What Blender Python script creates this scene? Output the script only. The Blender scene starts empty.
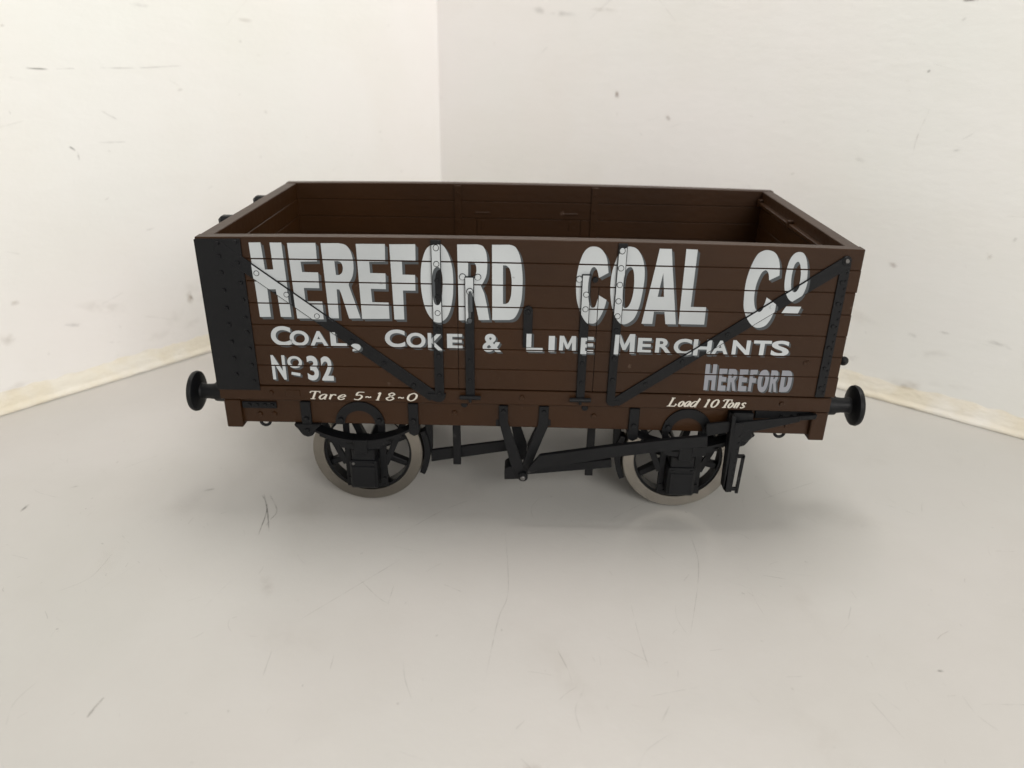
import bpy, bmesh, math, random
from mathutils import Vector, Matrix
from mathutils.geometry import tessellate_polygon

# Lengths are in millimetres of the model wagon; SC turns them into Blender units.
SC = 0.01
C = bpy.context.scene.collection
random.seed(7)
W = 56.5            # width of the wagon body; its near side is the plane y = 0
ROOT = Vector((0.0, W / 2, 0.0))

# ------------------------------------------------------------------ camera
CAM = Vector((-0.174, -129.347, 89.539))
yaw, pit, rol = (math.radians(a) for a in (-0.915, 24.503, 0.885))
fwd = Vector((math.sin(yaw) * math.cos(pit), math.cos(yaw) * math.cos(pit), -math.sin(pit)))
rgt = Vector((math.cos(yaw), -math.sin(yaw), 0.0))
upv = rgt.cross(fwd)
r2 = rgt * math.cos(rol) + upv * math.sin(rol)
u2 = -rgt * math.sin(rol) + upv * math.cos(rol)
cd = bpy.data.cameras.new('camera')
cam = bpy.data.objects.new('camera', cd)
C.objects.link(cam)
mw = Matrix((r2, u2, -fwd)).transposed().to_4x4()
mw.translation = CAM * SC
cam.matrix_world = mw
cd.sensor_width = 36.0
cd.lens = 759.94 / 1024 * 36.0
cd.clip_start = 0.05
cd.clip_end = 200
cd.dof.use_dof = True
cd.dof.focus_distance = (Vector((0, 2, 42)) - CAM).dot(fwd) * SC
cd.dof.aperture_fstop = 2.3
bpy.context.scene.camera = cam

# ------------------------------------------------------------------ light
w = bpy.data.worlds.new('World')
bpy.context.scene.world = w
w.use_nodes = True
bg = w.node_tree.nodes['Background']
bg.inputs[0].default_value = (1.0, 0.965, 0.925, 1)
# the unseen room: bright pale walls all round, a dimmer ceiling, and the dark
# shape of the photographer leaning over from the front
wn, wl = w.node_tree.nodes, w.node_tree.links
wtc = wn.new('ShaderNodeTexCoord')
wsx = wn.new('ShaderNodeSeparateXYZ')
wl.new(wtc.outputs['Generated'], wsx.inputs[0])
def wmath(op, a, b=None, clamp=False):
    n = wn.new('ShaderNodeMath')
    n.operation = op
    n.use_clamp = clamp
    for i, v in enumerate((a, b)):
        if v is None:
            continue
        if isinstance(v, (int, float)):
            n.inputs[i].default_value = v
        else:
            wl.new(v, n.inputs[i])
    return n.outputs[0]
WORLD_BASE, WORLD_SIDE, WORLD_DARK = 0.46, 1.05, 0.45
side_ = wmath('POWER', wmath('SUBTRACT', 1.0, wmath('ABSOLUTE', wsx.outputs['Z'])), 3.0)
wd = wn.new('ShaderNodeVectorMath')
wd.operation = 'DOT_PRODUCT'
wl.new(wtc.outputs['Generated'], wd.inputs[0])
wd.inputs[1].default_value = (0.05, -0.66, 0.75)
wmr = wn.new('ShaderNodeMapRange')
wmr.interpolation_type = 'SMOOTHSTEP'
wmr.inputs['From Min'].default_value = 0.40
wmr.inputs['From Max'].default_value = 0.86
wl.new(wd.outputs['Value'], wmr.inputs['Value'])
tot = wmath('ADD', WORLD_BASE, wmath('MULTIPLY', side_, WORLD_SIDE))
tot = wmath('MULTIPLY', tot, wmath('SUBTRACT', 1.0, wmath('MULTIPLY', wmr.outputs['Result'], WORLD_DARK)))
wl.new(tot, bg.inputs[1])

def area(name, loc, target, size, power, col):
    l = bpy.data.lights.new(name, 'AREA')
    l.shape = 'RECTANGLE'
    l.size, l.size_y = size
    l.energy = power
    l.color = col
    o = bpy.data.objects.new(name, l)
    C.objects.link(o)
    o.location = loc
    o.rotation_euler = (Vector(target) - Vector(loc)).to_track_quat('-Z', 'Y').to_euler()
    return o

area('ceiling_lamp', (0.5, 0.75, 4.3), (0.2, 0.75, 0), (1.8, 1.8), 105, (1.0, 0.96, 0.915))
area('front_fill', (3.0, -6.5, 4.0), (-0.2, 0.8, 0.5), (4.0, 3.0), 370, (1.0, 0.97, 0.93))  # added soft fill from front right, lifts walls and wagon side; no known window

vs = bpy.context.scene.view_settings
vs.view_transform = 'Standard'
vs.look = 'None'
vs.exposure = -0.08
vs.gamma = 1.0

# ------------------------------------------------------------------ materials
def mat(name, col, rough=0.5, metal=0.0, spec=0.5, var=0.0, vscale=4.0, bump=0.0, bscale=60.0, col2=None, fleck=None):
    m = bpy.data.materials.new(name)
    m.use_nodes = True
    nt = m.node_tree
    b = nt.nodes['Principled BSDF']
    b.inputs['Roughness'].default_value = rough
    b.inputs['Metallic'].default_value = metal
    b.inputs['Specular IOR Level'].default_value = spec
    tc = nt.nodes.new('ShaderNodeTexCoord')
    n = nt.nodes.new('ShaderNodeTexNoise')
    n.inputs['Scale'].default_value = vscale
    n.inputs['Detail'].default_value = 6
    nt.links.new(tc.outputs['Object'], n.inputs['Vector'])
    r = nt.nodes.new('ShaderNodeValToRGB')
    c2 = col2 or tuple(c * (1 + var) for c in col)
    c1 = col if col2 else tuple(c * (1 - var) for c in col)
    r.color_ramp.elements[0].position = 0.35
    r.color_ramp.elements[1].position = 0.65
    r.color_ramp.elements[0].color = (*c1, 1)
    r.color_ramp.elements[1].color = (*c2, 1)
    nt.links.new(n.outputs['Fac'], r.inputs['Fac'])
    out = r.outputs['Color']
    if fleck:       # small chips and specks of dust
        fs, thr, fc = fleck
        n3 = nt.nodes.new('ShaderNodeTexNoise')
        n3.inputs['Scale'].default_value = fs
        n3.inputs['Detail'].default_value = 3
        nt.links.new(tc.outputs['Object'], n3.inputs['Vector'])
        mr = nt.nodes.new('ShaderNodeMapRange')
        mr.inputs['From Min'].default_value = thr
        mr.inputs['From Max'].default_value = thr + 0.04
        nt.links.new(n3.outputs['Fac'], mr.inputs['Value'])
        mx = nt.nodes.new('ShaderNodeMix')
        mx.data_type = 'RGBA'
        nt.links.new(mr.outputs['Result'], mx.inputs['Factor'])
        nt.links.new(out, mx.inputs[6])
        mx.inputs[7].default_value = (*fc, 1)
        out = mx.outputs[2]
    nt.links.new(out, b.inputs['Base Color'])
    if bump:
        n2 = nt.nodes.new('ShaderNodeTexNoise')
        n2.inputs['Scale'].default_value = bscale
        n2.inputs['Detail'].default_value = 4
        nt.links.new(tc.outputs['Object'], n2.inputs['Vector'])
        bp = nt.nodes.new('ShaderNodeBump')
        bp.inputs['Strength'].default_value = bump
        bp.inputs['Distance'].default_value = 0.002
        nt.links.new(n2.outputs['Fac'], bp.inputs['Height'])
        nt.links.new(bp.outputs['Normal'], b.inputs['Normal'])
    return m

BROWN = mat('brown_paint', (0.030, 0.0112, 0.0024), 0.42, var=0.13, vscale=5, bump=0.3, bscale=70, spec=0.28, fleck=(34, 0.73, (0.07, 0.042, 0.028)))
BLACK = mat('black_iron', (0.0048, 0.0052, 0.0062), 0.48, var=0.15, vscale=12, bump=0.35, bscale=80, spec=0.25, fleck=(38, 0.72, (0.03, 0.03, 0.03)))
WHITE = mat('white_lettering', (0.46, 0.488, 0.50), 0.45, var=0.11, vscale=4, bump=0.3, bscale=70, spec=0.35, fleck=(30, 0.735, (0.16, 0.16, 0.17)))
SHADE = mat('grey_letter_shade', (0.058, 0.066, 0.072), 0.5, var=0.08, vscale=14, spec=0.4)
FADED = mat('faded_grey_lettering', (0.25, 0.26, 0.29), 0.5, var=0.08, vscale=14, spec=0.4)
CREAM = mat('cream_lettering', (0.60, 0.57, 0.50), 0.5, var=0.03, vscale=14, spec=0.3)
STEEL = mat('wheel_steel', (0.245, 0.226, 0.198), 0.28, metal=0.95, var=0.16, vscale=9, bump=0.5, bscale=40)
PIN = mat('worn_pin', (0.16, 0.155, 0.15), 0.45, metal=0.8)
MATS = [BROWN, BLACK, WHITE, SHADE, FADED, CREAM, STEEL, PIN]
MI = {m.name: i for i, m in enumerate(MATS)}
BR, BK, WH, SH, FD, CR, ST, PN = range(8)

def paint_material(name, cols, rough, scale, dirt, bump):
    """Hand-painted white board: broad tone drift, faint dirt, brush-mark relief."""
    m = bpy.data.materials.new(name)
    m.use_nodes = True
    nt = m.node_tree
    N, L = nt.nodes, nt.links
    b = N['Principled BSDF']
    b.inputs['Specular IOR Level'].default_value = 0.35
    tc = N.new('ShaderNodeTexCoord')
    def noise(s, stretch=(1, 1, 1), detail=5, rough_=0.55):
        mp = N.new('ShaderNodeMapping')
        mp.inputs['Scale'].default_value = stretch
        L.new(tc.outputs['Object'], mp.inputs['Vector'])
        n = N.new('ShaderNodeTexNoise')
        n.inputs['Scale'].default_value = s
        n.inputs['Detail'].default_value = detail
        n.inputs['Roughness'].default_value = rough_
        L.new(mp.outputs['Vector'], n.inputs['Vector'])
        return n.outputs['Fac']
    def ramp(src, p0, p1, c0, c1):
        r = N.new('ShaderNodeValToRGB')
        r.color_ramp.elements[0].position = p0
        r.color_ramp.elements[1].position = p1
        r.color_ramp.elements[0].color = (*c0, 1)
        r.color_ramp.elements[1].color = (*c1, 1)
        L.new(src, r.inputs['Fac'])
        return r.outputs['Color']
    def mul(a, c, f=1.0):
        x = N.new('ShaderNodeMix')
        x.data_type = 'RGBA'
        x.blend_type = 'MULTIPLY'
        x.inputs['Factor'].default_value = f
        L.new(a, x.inputs[6])
        L.new(c, x.inputs[7])
        return x.outputs[2]
    base = ramp(noise(scale), 0.35, 0.65, cols[0], cols[1])
    blot = ramp(noise(scale * 3.1, detail=8), 0.42, 0.60, (1, 1, 1), dirt)
    c = mul(base, blot)
    fleck = ramp(noise(11, (1, 1, 1), 9, 0.7), 0.715, 0.77, (1, 1, 1), (0.80, 0.76, 0.72))
    c = mul(c, fleck)
    L.new(c, b.inputs['Base Color'])
    rr = N.new('ShaderNodeMapRange')
    rr.inputs['To Min'].default_value = rough - 0.06
    rr.inputs['To Max'].default_value = rough + 0.08
    L.new(noise(3.0), rr.inputs['Value'])
    L.new(rr.outputs['Result'], b.inputs['Roughness'])
    bp = N.new('ShaderNodeBump')
    bp.inputs['Strength'].default_value = bump
    bp.inputs['Distance'].default_value = 0.01
    ad = N.new('ShaderNodeMath')
    ad.operation = 'ADD'
    L.new(noise(5, (1, 1, 5)), ad.inputs[0])
    L.new(noise(26, (1, 1, 2.0), 4), ad.inputs[1])
    L.new(ad.outputs[0], bp.inputs['Height'])
    L.new(bp.outputs['Normal'], b.inputs['Normal'])
    return m

FLOOR = paint_material('white_painted_floor', ((0.50, 0.495, 0.468), (0.54, 0.522, 0.50)), 0.30, 0.9, (0.97, 0.965, 0.96), 0.08)
WALL = paint_material('white_painted_wall', ((0.83, 0.84, 0.805), (0.87, 0.85, 0.835)), 0.5, 0.8, (0.985, 0.98, 0.97), 0.09)
EDGE = paint_material('cream_filler', ((0.76, 0.72, 0.62), (0.83, 0.81, 0.76)), 0.55, 3.0, (0.95, 0.92, 0.85), 0.35)

def mark_material(name, col, strength):
    """Worn mark: see-through towards its rim (face attribute 'mark') and broken up by noise."""
    m = bpy.data.materials.new(name)
    m.use_nodes = True
    nt = m.node_tree
    N, L = nt.nodes, nt.links
    b = N['Principled BSDF']
    b.inputs['Base Color'].default_value = (*col, 1)
    b.inputs['Roughness'].default_value = 0.7
    at = N.new('ShaderNodeAttribute')
    at.attribute_name = 'mark'
    tc = N.new('ShaderNodeTexCoord')
    n = N.new('ShaderNodeTexNoise')
    n.inputs['Scale'].default_value = 34
    n.inputs['Detail'].default_value = 4
    L.new(tc.outputs['Object'], n.inputs['Vector'])
    r = N.new('ShaderNodeMapRange')
    r.inputs['From Min'].default_value = 0.34
    r.inputs['From Max'].default_value = 0.62
    r.inputs['To Max'].default_value = strength
    L.new(n.outputs['Fac'], r.inputs['Value'])
    mu = N.new('ShaderNodeMath')
    mu.operation = 'MULTIPLY'
    L.new(at.outputs['Fac'], mu.inputs[0])
    L.new(r.outputs['Result'], mu.inputs[1])
    L.new(mu.outputs[0], b.inputs['Alpha'])
    return m

MARK_GREY = mark_material('grey_scratch', (0.16, 0.15, 0.135), 0.62)
MARK_BROWN = mark_material('brown_scuff', (0.25, 0.15, 0.11), 0.62)
MARK_TAN = mark_material('tan_stain', (0.42, 0.34, 0.25), 0.5)
MARK_DARK = mark_material('dark_speck', (0.06, 0.055, 0.05), 0.85)

# ------------------------------------------------------------------ mesh helpers
def hog(x, z):
    """The moulded body sits very slightly arched along its length."""
    k = max(0.0, 1 - (x / 57.75) ** 2)
    return k * (0.17 + 0.45 * min(1.0, max(0.0, (z - 53.6) / 3.5)))

class M:
    def __init__(s, warp=False, mirror=False):
        s.bm = bmesh.new()
        s.warp = warp
        s.mirror = mirror
    def face(s, pts, mi=0):
        f = s.bm.faces.new([s.bm.verts.new(p) for p in pts])
        f.material_index = mi
        return f
    def _bevel(s, faces, b, seg=1):
        if b <= 0:
            return
        es = {e for f in faces for e in f.edges}
        bmesh.ops.bevel(s.bm, geom=list(es), offset=b, segments=seg, profile=0.5, affect='EDGES', clamp_overlap=True, material=-1)
    def box(s, x0, x1, y0, y1, z0, z1, mi=0, b=0.1):
        return s.prism([(x0, z0), (x1, z0), (x1, z1), (x0, z1)], y0, y1, mi, b)
    def prism(s, poly, y0, y1, mi=0, b=0.08):
        """Outline in (x, z) given thickness from y0 (near) to y1."""
        a = sum(p[0] * q[1] - q[0] * p[1] for p, q in zip(poly, poly[1:] + poly[:1]))
        if a < 0:
            poly = poly[::-1]
        f0 = [s.bm.verts.new((x, y0, z)) for x, z in poly]
        f1 = [s.bm.verts.new((x, y1, z)) for x, z in poly]
        fs = [s.bm.faces.new(f0), s.bm.faces.new(f1[::-1])]
        n = len(poly)
        for i in range(n):
            j = (i + 1) % n
            fs.append(s.bm.faces.new((f0[j], f0[i], f1[i], f1[j])))
        for f in fs:
            f.material_index = mi
        s._bevel(fs, b)
    def rail(s, x0, x1, y0, y1, z0, z1, mi=0, b=0.14, n=14):
        """Long bar along x, chamfered, cut into n lengths so that it can follow the arch."""
        pr = [(y0 + b, z0), (y1 - b, z0), (y1, z0 + b), (y1, z1 - b), (y1 - b, z1), (y0 + b, z1), (y0, z1 - b), (y0, z0 + b)]
        rings = []
        for i in range(n + 1):
            x = x0 + (x1 - x0) * i / n
            rings.append([s.bm.verts.new((x, y, z)) for y, z in pr])
        for a, c in zip(rings, rings[1:]):
            for i in range(8):
                j = (i + 1) % 8
                f = s.bm.faces.new((a[i], a[j], c[j], c[i]))
                f.material_index = mi
        for f in (s.bm.faces.new(rings[0][::-1]), s.bm.faces.new(rings[-1])):
            f.material_index = mi
    def lathe(s, prof, origin, axis, mi=0, n=32, closed=False):
        """prof: list of (distance along axis, radius)."""
        ax = Vector(axis).normalized()
        t = Vector((0, 0, 1)) if abs(ax.z) < 0.9 else Vector((1, 0, 0))
        u = ax.cross(t).normalized()
        v = ax.cross(u)
        o = Vector(origin)
        rings = []
        for d, r in prof:
            rings.append([s.bm.verts.new(o + ax * d + (u * math.cos(2 * math.pi * i / n) + v * math.sin(2 * math.pi * i / n)) * max(r, 1e-4)) for i in range(n)])
        pairs = list(zip(rings, rings[1:]))
        if closed:
            pairs.append((rings[-1], rings[0]))
        for a, c in pairs:
            for i in range(n):
                j = (i + 1) % n
                f = s.bm.faces.new((a[i], a[j], c[j], c[i]))
                f.material_index = mi
        if not closed:
            for f in (s.bm.faces.new(rings[0][::-1]), s.bm.faces.new(rings[-1])):
                f.material_index = mi
    def bolt(s, x, z, y, r=0.42, h=0.28, mi=1, d=-1):
        if mi in (WH, SH):      # thin dark ring round a painted bolt head
            s.lathe([(0, r + 0.13), (0.045, r + 0.12)], (x, y, z), (0, d, 0), BK, 16)
            h *= 0.8
        s.lathe([(0, r), (h * 0.6, r), (h, r * 0.86)], (x, y, z), (0, d, 0), mi, 16)
    def tube(s, pts, r, mi=1, n=10, cyc=False):
        pts = [Vector(p) for p in pts]
        rings = []
        N_ = len(pts)
        for i, p in enumerate(pts):
            if cyc:
                t = pts[(i + 1) % N_] - pts[i - 1]
            else:
                t = pts[min(i + 1, N_ - 1)] - pts[max(i - 1, 0)]
            t.normalize()
            ref = Vector((0, 0, 1)) if abs(t.z) < 0.8 else Vector((0, 1, 0))
            if cyc:
                ref = Vector((0, 1, 0)) if abs(t.y) < 0.8 else Vector((1, 0, 0))
            u = t.cross(ref).normalized()
            v = t.cross(u)
            rings.append([s.bm.verts.new(p + (u * math.cos(2 * math.pi * k / n) + v * math.sin(2 * math.pi * k / n)) * r) for k in range(n)])
        pairs = list(zip(rings, rings[1:])) + ([(rings[-1], rings[0])] if cyc else [])
        for a, c in pairs:
            for i in range(n):
                j = (i + 1) % n
                f = s.bm.faces.new((a[i], a[j], c[j], c[i]))
                f.material_index = mi
        if not cyc:
            for f in (s.bm.faces.new(rings[0][::-1]), s.bm.faces.new(rings[-1])):
                f.material_index = mi
    def build(s, name, parent=None, mats=None, label=None, smooth=True, recalc=True, angle=32):
        bm = s.bm
        if recalc:
            bmesh.ops.recalc_face_normals(bm, faces=bm.faces)
        for v in bm.verts:
            x, y, z = v.co
            if s.warp:
                z += hog(x, z)
            if s.mirror:
                y = W - y
            v.co = (Vector((x, y, z)) - (ROOT if parent else Vector())) * SC
        if s.mirror:
            bmesh.ops.reverse_faces(bm, faces=bm.faces)
        me = bpy.data.meshes.new(name)
        used = sorted({f.material_index for f in bm.faces})
        ml = mats or MATS
        mp = {u: i for i, u in enumerate(used)}
        for f in bm.faces:
            f.material_index = mp[f.material_index]
            f.smooth = smooth
        bm.to_mesh(me)
        bm.free()
        for u in used:
            me.materials.append(ml[u])
        if smooth:
            me.set_sharp_from_angle(angle=math.radians(angle))
        o = bpy.data.objects.new(name, me)
        C.objects.link(o)
        if parent:
            o.parent = parent
        if label:
            o['label'] = label
        return o

# ------------------------------------------------------------------ the setting: floor and two painted walls
CORNER = Vector((-33.335, 168.339, 0))
DL = Vector((-0.62201, -0.78301, 0))      # along the left wall, away from the corner
DR = Vector((0.78301, -0.62201, 0))       # along the right wall

def smooth_line(pts, n=6):
    out = []
    for i in range(len(pts) - 1):
        p0, p1, p2, p3 = pts[max(i - 1, 0)], pts[i], pts[i + 1], pts[min(i + 2, len(pts) - 1)]
        for k in range(n):
            t = k / n
            out.append(tuple(0.5 * ((2 * b) + (c - a) * t + (2 * a - 5 * b + 4 * c - d) * t * t + (3 * b - a - 3 * c + d) * t ** 3) for a, b, c, d in zip(p0, p1, p2, p3)))
    out.append(pts[-1])
    return out

class Marks:
    """Scratches and smudges as thin coats of colour in the surface's own mesh."""
    def __init__(s, m, frame):
        s.m, s.frame = m, frame
        s.lay = m.bm.verts.layers.float.new('mark')
        s.h = 0.02
    def v(s, a, b, al):
        q = s.m.bm.verts.new(s.frame(a, b, s.h))
        q[s.lay] = al
        return q
    def line(s, pts, wd, mi, al=1.0):
        s.h += 0.0015
        pts = smooth_line(pts) if len(pts) > 1 else pts
        n = len(pts)
        rows = []
        for i, (a, b) in enumerate(pts):
            p, q = pts[max(i - 1, 0)], pts[min(i + 1, n - 1)]
            d = Vector((q[0] - p[0], q[1] - p[1]))
            d.normalize()
            t = i / (n - 1)
            k = al * min(1.0, 5 * t + 0.1, 5 * (1 - t) + 0.1)
            wv = wd * (0.7 + 0.6 * random.random())
            nx, ny = -d.y * wv, d.x * wv
            rows.append((s.v(a - nx, b - ny, 0), s.v(a, b, k), s.v(a + nx, b + ny, 0)))
        for r, q in zip(rows, rows[1:]):
            for i in (0, 1):
                f = s.m.bm.faces.new((r[i], r[i + 1], q[i + 1], q[i]))
                f.material_index = mi
    def blob(s, a, b, ra, rb, mi, al=1.0, rot=0.0):
        s.h += 0.0015
        c = s.v(a, b, al)
        n = 18
        mid, rim = [], []
        ph = random.random() * 6
        for i in range(n):
            t = 2 * math.pi * i / n
            k = 1 + 0.22 * math.sin(2 * t + ph) + 0.13 * math.sin(5 * t + 2 * ph)
            x, y = math.cos(t) * ra * k, math.sin(t) * rb * k
            x, y = x * math.cos(rot) - y * math.sin(rot), x * math.sin(rot) + y * math.cos(rot)
            mid.append(s.v(a + x * 0.5, b + y * 0.5, al * 0.6))
            rim.append(s.v(a + x, b + y, 0))
        for i in range(n):
            j = (i + 1) % n
            for f in (s.m.bm.faces.new((c, mid[i], mid[j])), s.m.bm.faces.new((mid[i], rim[i], rim[j], mid[j]))):
                f.material_index = mi

# floor
fm = M()
lay = None
mk = Marks(fm, lambda a, b, h: (a, b, h))
# the floor sheet runs a little under the walls
for q in ([(-520, -420, 0), (520, -420, 0), (520, 260, 0), (-520, 260, 0)],):
    fm.face(q, 0)
G, B_, T_, D_ = 1, 2, 3, 4
def F(pts, wd=0.16, mi=G, al=0.8):
    mk.line(pts, wd, mi, al)
F([(-55.3, 7.2), (-52.6, 2.0), (-51.5, -7.0)], 0.22, G, 0.85)
F([(-55.0, 7.6), (-52.0, 0.5), (-49.7, -6.0)], 0.20, G, 0.75)
F([(-53.6, 7.2), (-50.4, 1.5), (-50.8, -1.9)], 0.20, G, 0.7)
F([(-61.6, -51.5), (-61.4, -49.5), (-61.0, -47.7)], 0.26, G, 1.0)
mk.blob(-67.3, 8.6, 1.2, 0.6, D_, 0.5, 0.6)
mk.blob(-102.2, 0.2, 0.5, 1.3, D_, 0.55)
mk.blob(-96.5, 8.5, 0.9, 0.45, D_, 0.4, 0.4)
for pts in ([(-28.8, -19.7), (-24.8, -24.2), (-22.4, -25.9)], [(-22.7, -26.1), (-22.5, -20.9)], [(-39.0, -43.2), (-39.3, -37.4)],
            [(28.4, -31.5), (31.8, -20.1), (33.7, -11.4), (33.7, -3.4)], [(41.2, -2.8), (43.8, -2.7), (45.3, -4.6)],
            [(6.1, -35.2), (7.8, -39.9), (8.3, -42.7)], [(19.4, -23.2), (19.9, -32.9), (20.6, -39.8)], [(20.9, -49.3), (22.6, -46.2)],
            [(24.7, -40.9), (25.0, -39.3)], [(56.1, -26.9), (57.9, -23.5)], [(-3.1, -3.3), (-2.0, -21.4), (-3.5, -29.1), (-5.0, -42.4)],
            [(44.3, -15.4), (49.4, -16.6)], [(53.5, -30.3), (56.3, -27.3)], [(-25.5, -7.6), (-16.8, 2.4), (-10.9, 7.2)],
            [(-81.2, -25.1), (-77.3, -21.1), (-76.8, -14.1)], [(-0.2, -51.4), (1.2, -49.7)], [(-36.8, -30.4), (-22.5, -13.7)],
            [(-29.1, -41.2), (-29.2, -38.1)], [(67.1, 18.7), (51.2, 9.9)], [(52.8, -44.2), (54.9, -51.2)], [(-90.2, 15.9), (-84.3, 22.9)],
            [(18.2, 1.1), (27.5, 8.9)]):
    F(pts, 0.12, G, 0.34)
mk.blob(66.3, -38, 0.5, 0.4, D_, 0.6)
mk.blob(-45, -22, 1.6, 3.0, B_, 0.22, 0.4)
mk.blob(3, -58, 2.2, 1.2, B_, 0.3)
mk.blob(-4.5, -60, 3.0, 1.0, B_, 0.35, 0.9)
for i in range(260):      # hairline scratches and specks left by use
    a, b = random.uniform(-110, 110), random.uniform(-60, 60)
    th = random.gauss(1.1 if random.random() < 0.6 else 2.2, 0.5)
    ln = random.choice((0.8, 1.5, 2.5, 4, 8))
    cu = random.uniform(-0.12, 0.12) * ln
    dx, dy = math.cos(th) * ln, math.sin(th) * ln
    F([(a, b), (a + dx / 2 - dy * 0.05 + cu, b + dy / 2), (a + dx, b + dy)], random.uniform(0.07, 0.14), random.choice((G, G, B_)), random.uniform(0.12, 0.42))
for i in range(110):
    mk.blob(random.uniform(-120, 120), random.uniform(-60, 80), random.uniform(0.15, 0.4), random.uniform(0.12, 0.35), random.choice((G, B_, D_)), random.uniform(0.2, 0.5))
for i in range(16):
    mk.blob(random.uniform(-110, 110), random.uniform(-60, 60), random.uniform(3, 9), random.uniform(2, 5), T_, random.uniform(0.06, 0.13), random.uniform(0, 3))
fo = fm.build('floor', mats=[FLOOR, MARK_GREY, MARK_BROWN, MARK_TAN, MARK_DARK], smooth=False, recalc=False)
fo['kind'] = 'structure'

def wall(name, d, other, marks):
    m = M()
    nrm = other                         # points into the corner's open side
    def fr(s_, z, h):
        return CORNER + d * s_ + nrm * h + Vector((0, 0, z))
    k = Marks(m, fr)
    Ls, H, TH = 460, 330, 10
    a, b = fr(0, -1, 0), fr(Ls, -1, 0)
    c, e = fr(Ls, H, 0), fr(0, H, 0)
    o = nrm * -TH
    s0 = d * -TH if name == 'wall_left' else Vector()
    for q in ([a, b, c, e], [a + o + s0, e + o + s0, c + o, b + o], [e, c, c + o, e + o + s0], [b, b + o, c + o, c]):
        m.face(q, 0)
    for t in marks:
        if t[0] == 'L':
            k.line(t[1], t[2], t[3], t[4])
        else:
            k.blob(*t[1:])
    for i in range(70):
        k.blob(random.uniform(0, 230), random.uniform(3, 130), random.uniform(0.2, 0.8), random.uniform(0.15, 0.5), random.choice((G, B_, T_, T_)), random.uniform(0.1, 0.4), random.uniform(0, 3))
    for i in range(26):
        s1, z1 = random.uniform(0, 230), random.uniform(3, 130)
        th, ln = random.gauss(0, 0.5), random.uniform(1, 9)
        k.line([(s1, z1), (s1 + ln / 2, z1 + math.sin(th) * ln / 2), (s1 + ln, z1 + math.sin(th) * ln)], random.uniform(0.1, 0.3), random.choice((G, T_, B_)), random.uniform(0.1, 0.35))
    for i in range(14):
        k.blob(random.uniform(40, 220), random.uniform(3, 22), random.uniform(2, 7), random.uniform(0.8, 2.5), T_, random.uniform(0.12, 0.3), random.uniform(-0.3, 0.3))
    w_ = m.build(name, mats=[WALL, MARK_GREY, MARK_BROWN, MARK_TAN, MARK_DARK], smooth=False, recalc=False)
    w_['kind'] = 'structure'

wall('wall_left', DL, DR, [
    ('L', [(131.2, 63.2), (129.7, 61.8), (129.4, 59.6)], 0.3, D_, 0.75),
    ('L', [(137, 81.4), (132, 81.1)], 0.28, D_, 0.6), ('L', [(130.5, 81.1), (126, 81.2)], 0.2, G, 0.5),
    ('L', [(120, 81.2), (110, 81.0), (98, 81.4)], 0.22, G, 0.4),
    ('b', 106.8, 17.7, 1.4, 2.2, T_, 0.8, 0), ('b', 106.5, 18.0, 0.5, 0.8, B_, 0.7, 0),
    ('b', 139.5, 18.1, 2.6, 0.7, G, 0.5, 0.2), ('b', 130.4, 10.6, 1.4, 0.5, G, 0.6, 0.2), ('b', 151.9, 27.3, 1.0, 1.0, T_, 0.5, 0),
    ('b', 155.6, 18.5, 2.4, 1.6, T_, 0.4, 0), ('b', 77.1, 93.0, 3, 0.6, T_, 0.4, 0), ('b', 106.9, 95.8, 3, 0.6, G, 0.3, 0),
    ('b', 99.8, 75.3, 0.9, 0.5, T_, 0.5, 0), ('L', [(116, 39.5), (113.5, 39.8)], 0.25, G, 0.5)])
wall('wall_right', DR, DL, [
    ('b', 76.7, 73.9, 0.75, 1.7, B_, 1.0, 0.1), ('b', 95.0, 68.5, 1.1, 0.8, B_, 0.75, 0), ('b', 120.2, 70.8, 1.0, 0.4, T_, 0.4, 0),
    ('L', [(164.9, 75.5), (163.6, 69.5), (163.3, 65.5)], 0.22, B_, 0.5), ('b', 172.6, 66.6, 0.8, 0.5, D_, 0.6, 0.3),
    ('b', 164.6, 37.0, 1.5, 0.7, B_, 0.7, 0), ('b', 162.8, 83.7, 0.45, 0.45, D_, 0.7, 0), ('L', [(166.5, 98.6), (170, 98.6)], 0.35, D_, 0.8),
    ('b', 45.9, 97.5, 3.5, 1.2, G, 0.3, 0), ('b', 55, 96.5, 5, 1.0, G, 0.35, 0), ('b', 70, 97.5, 5, 0.8, T_, 0.4, 0),
    ('b', 185.5, 42.9, 0.7, 0.9, T_, 0.6, 0), ('b', 189.5, 47.8, 0.6, 0.6, G, 0.5, 0), ('b', 151.3, 62.2, 1.5, 0.6, G, 0.3, 0),
    ('b', 173.0, 19.6, 1.2, 0.8, G, 0.5, 0), ('b', 180.3, 22.1, 1.3, 0.5, G, 0.4, 0), ('b', 192.8, 22.0, 2.6, 0.8, G, 0.4, -0.2)])

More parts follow.
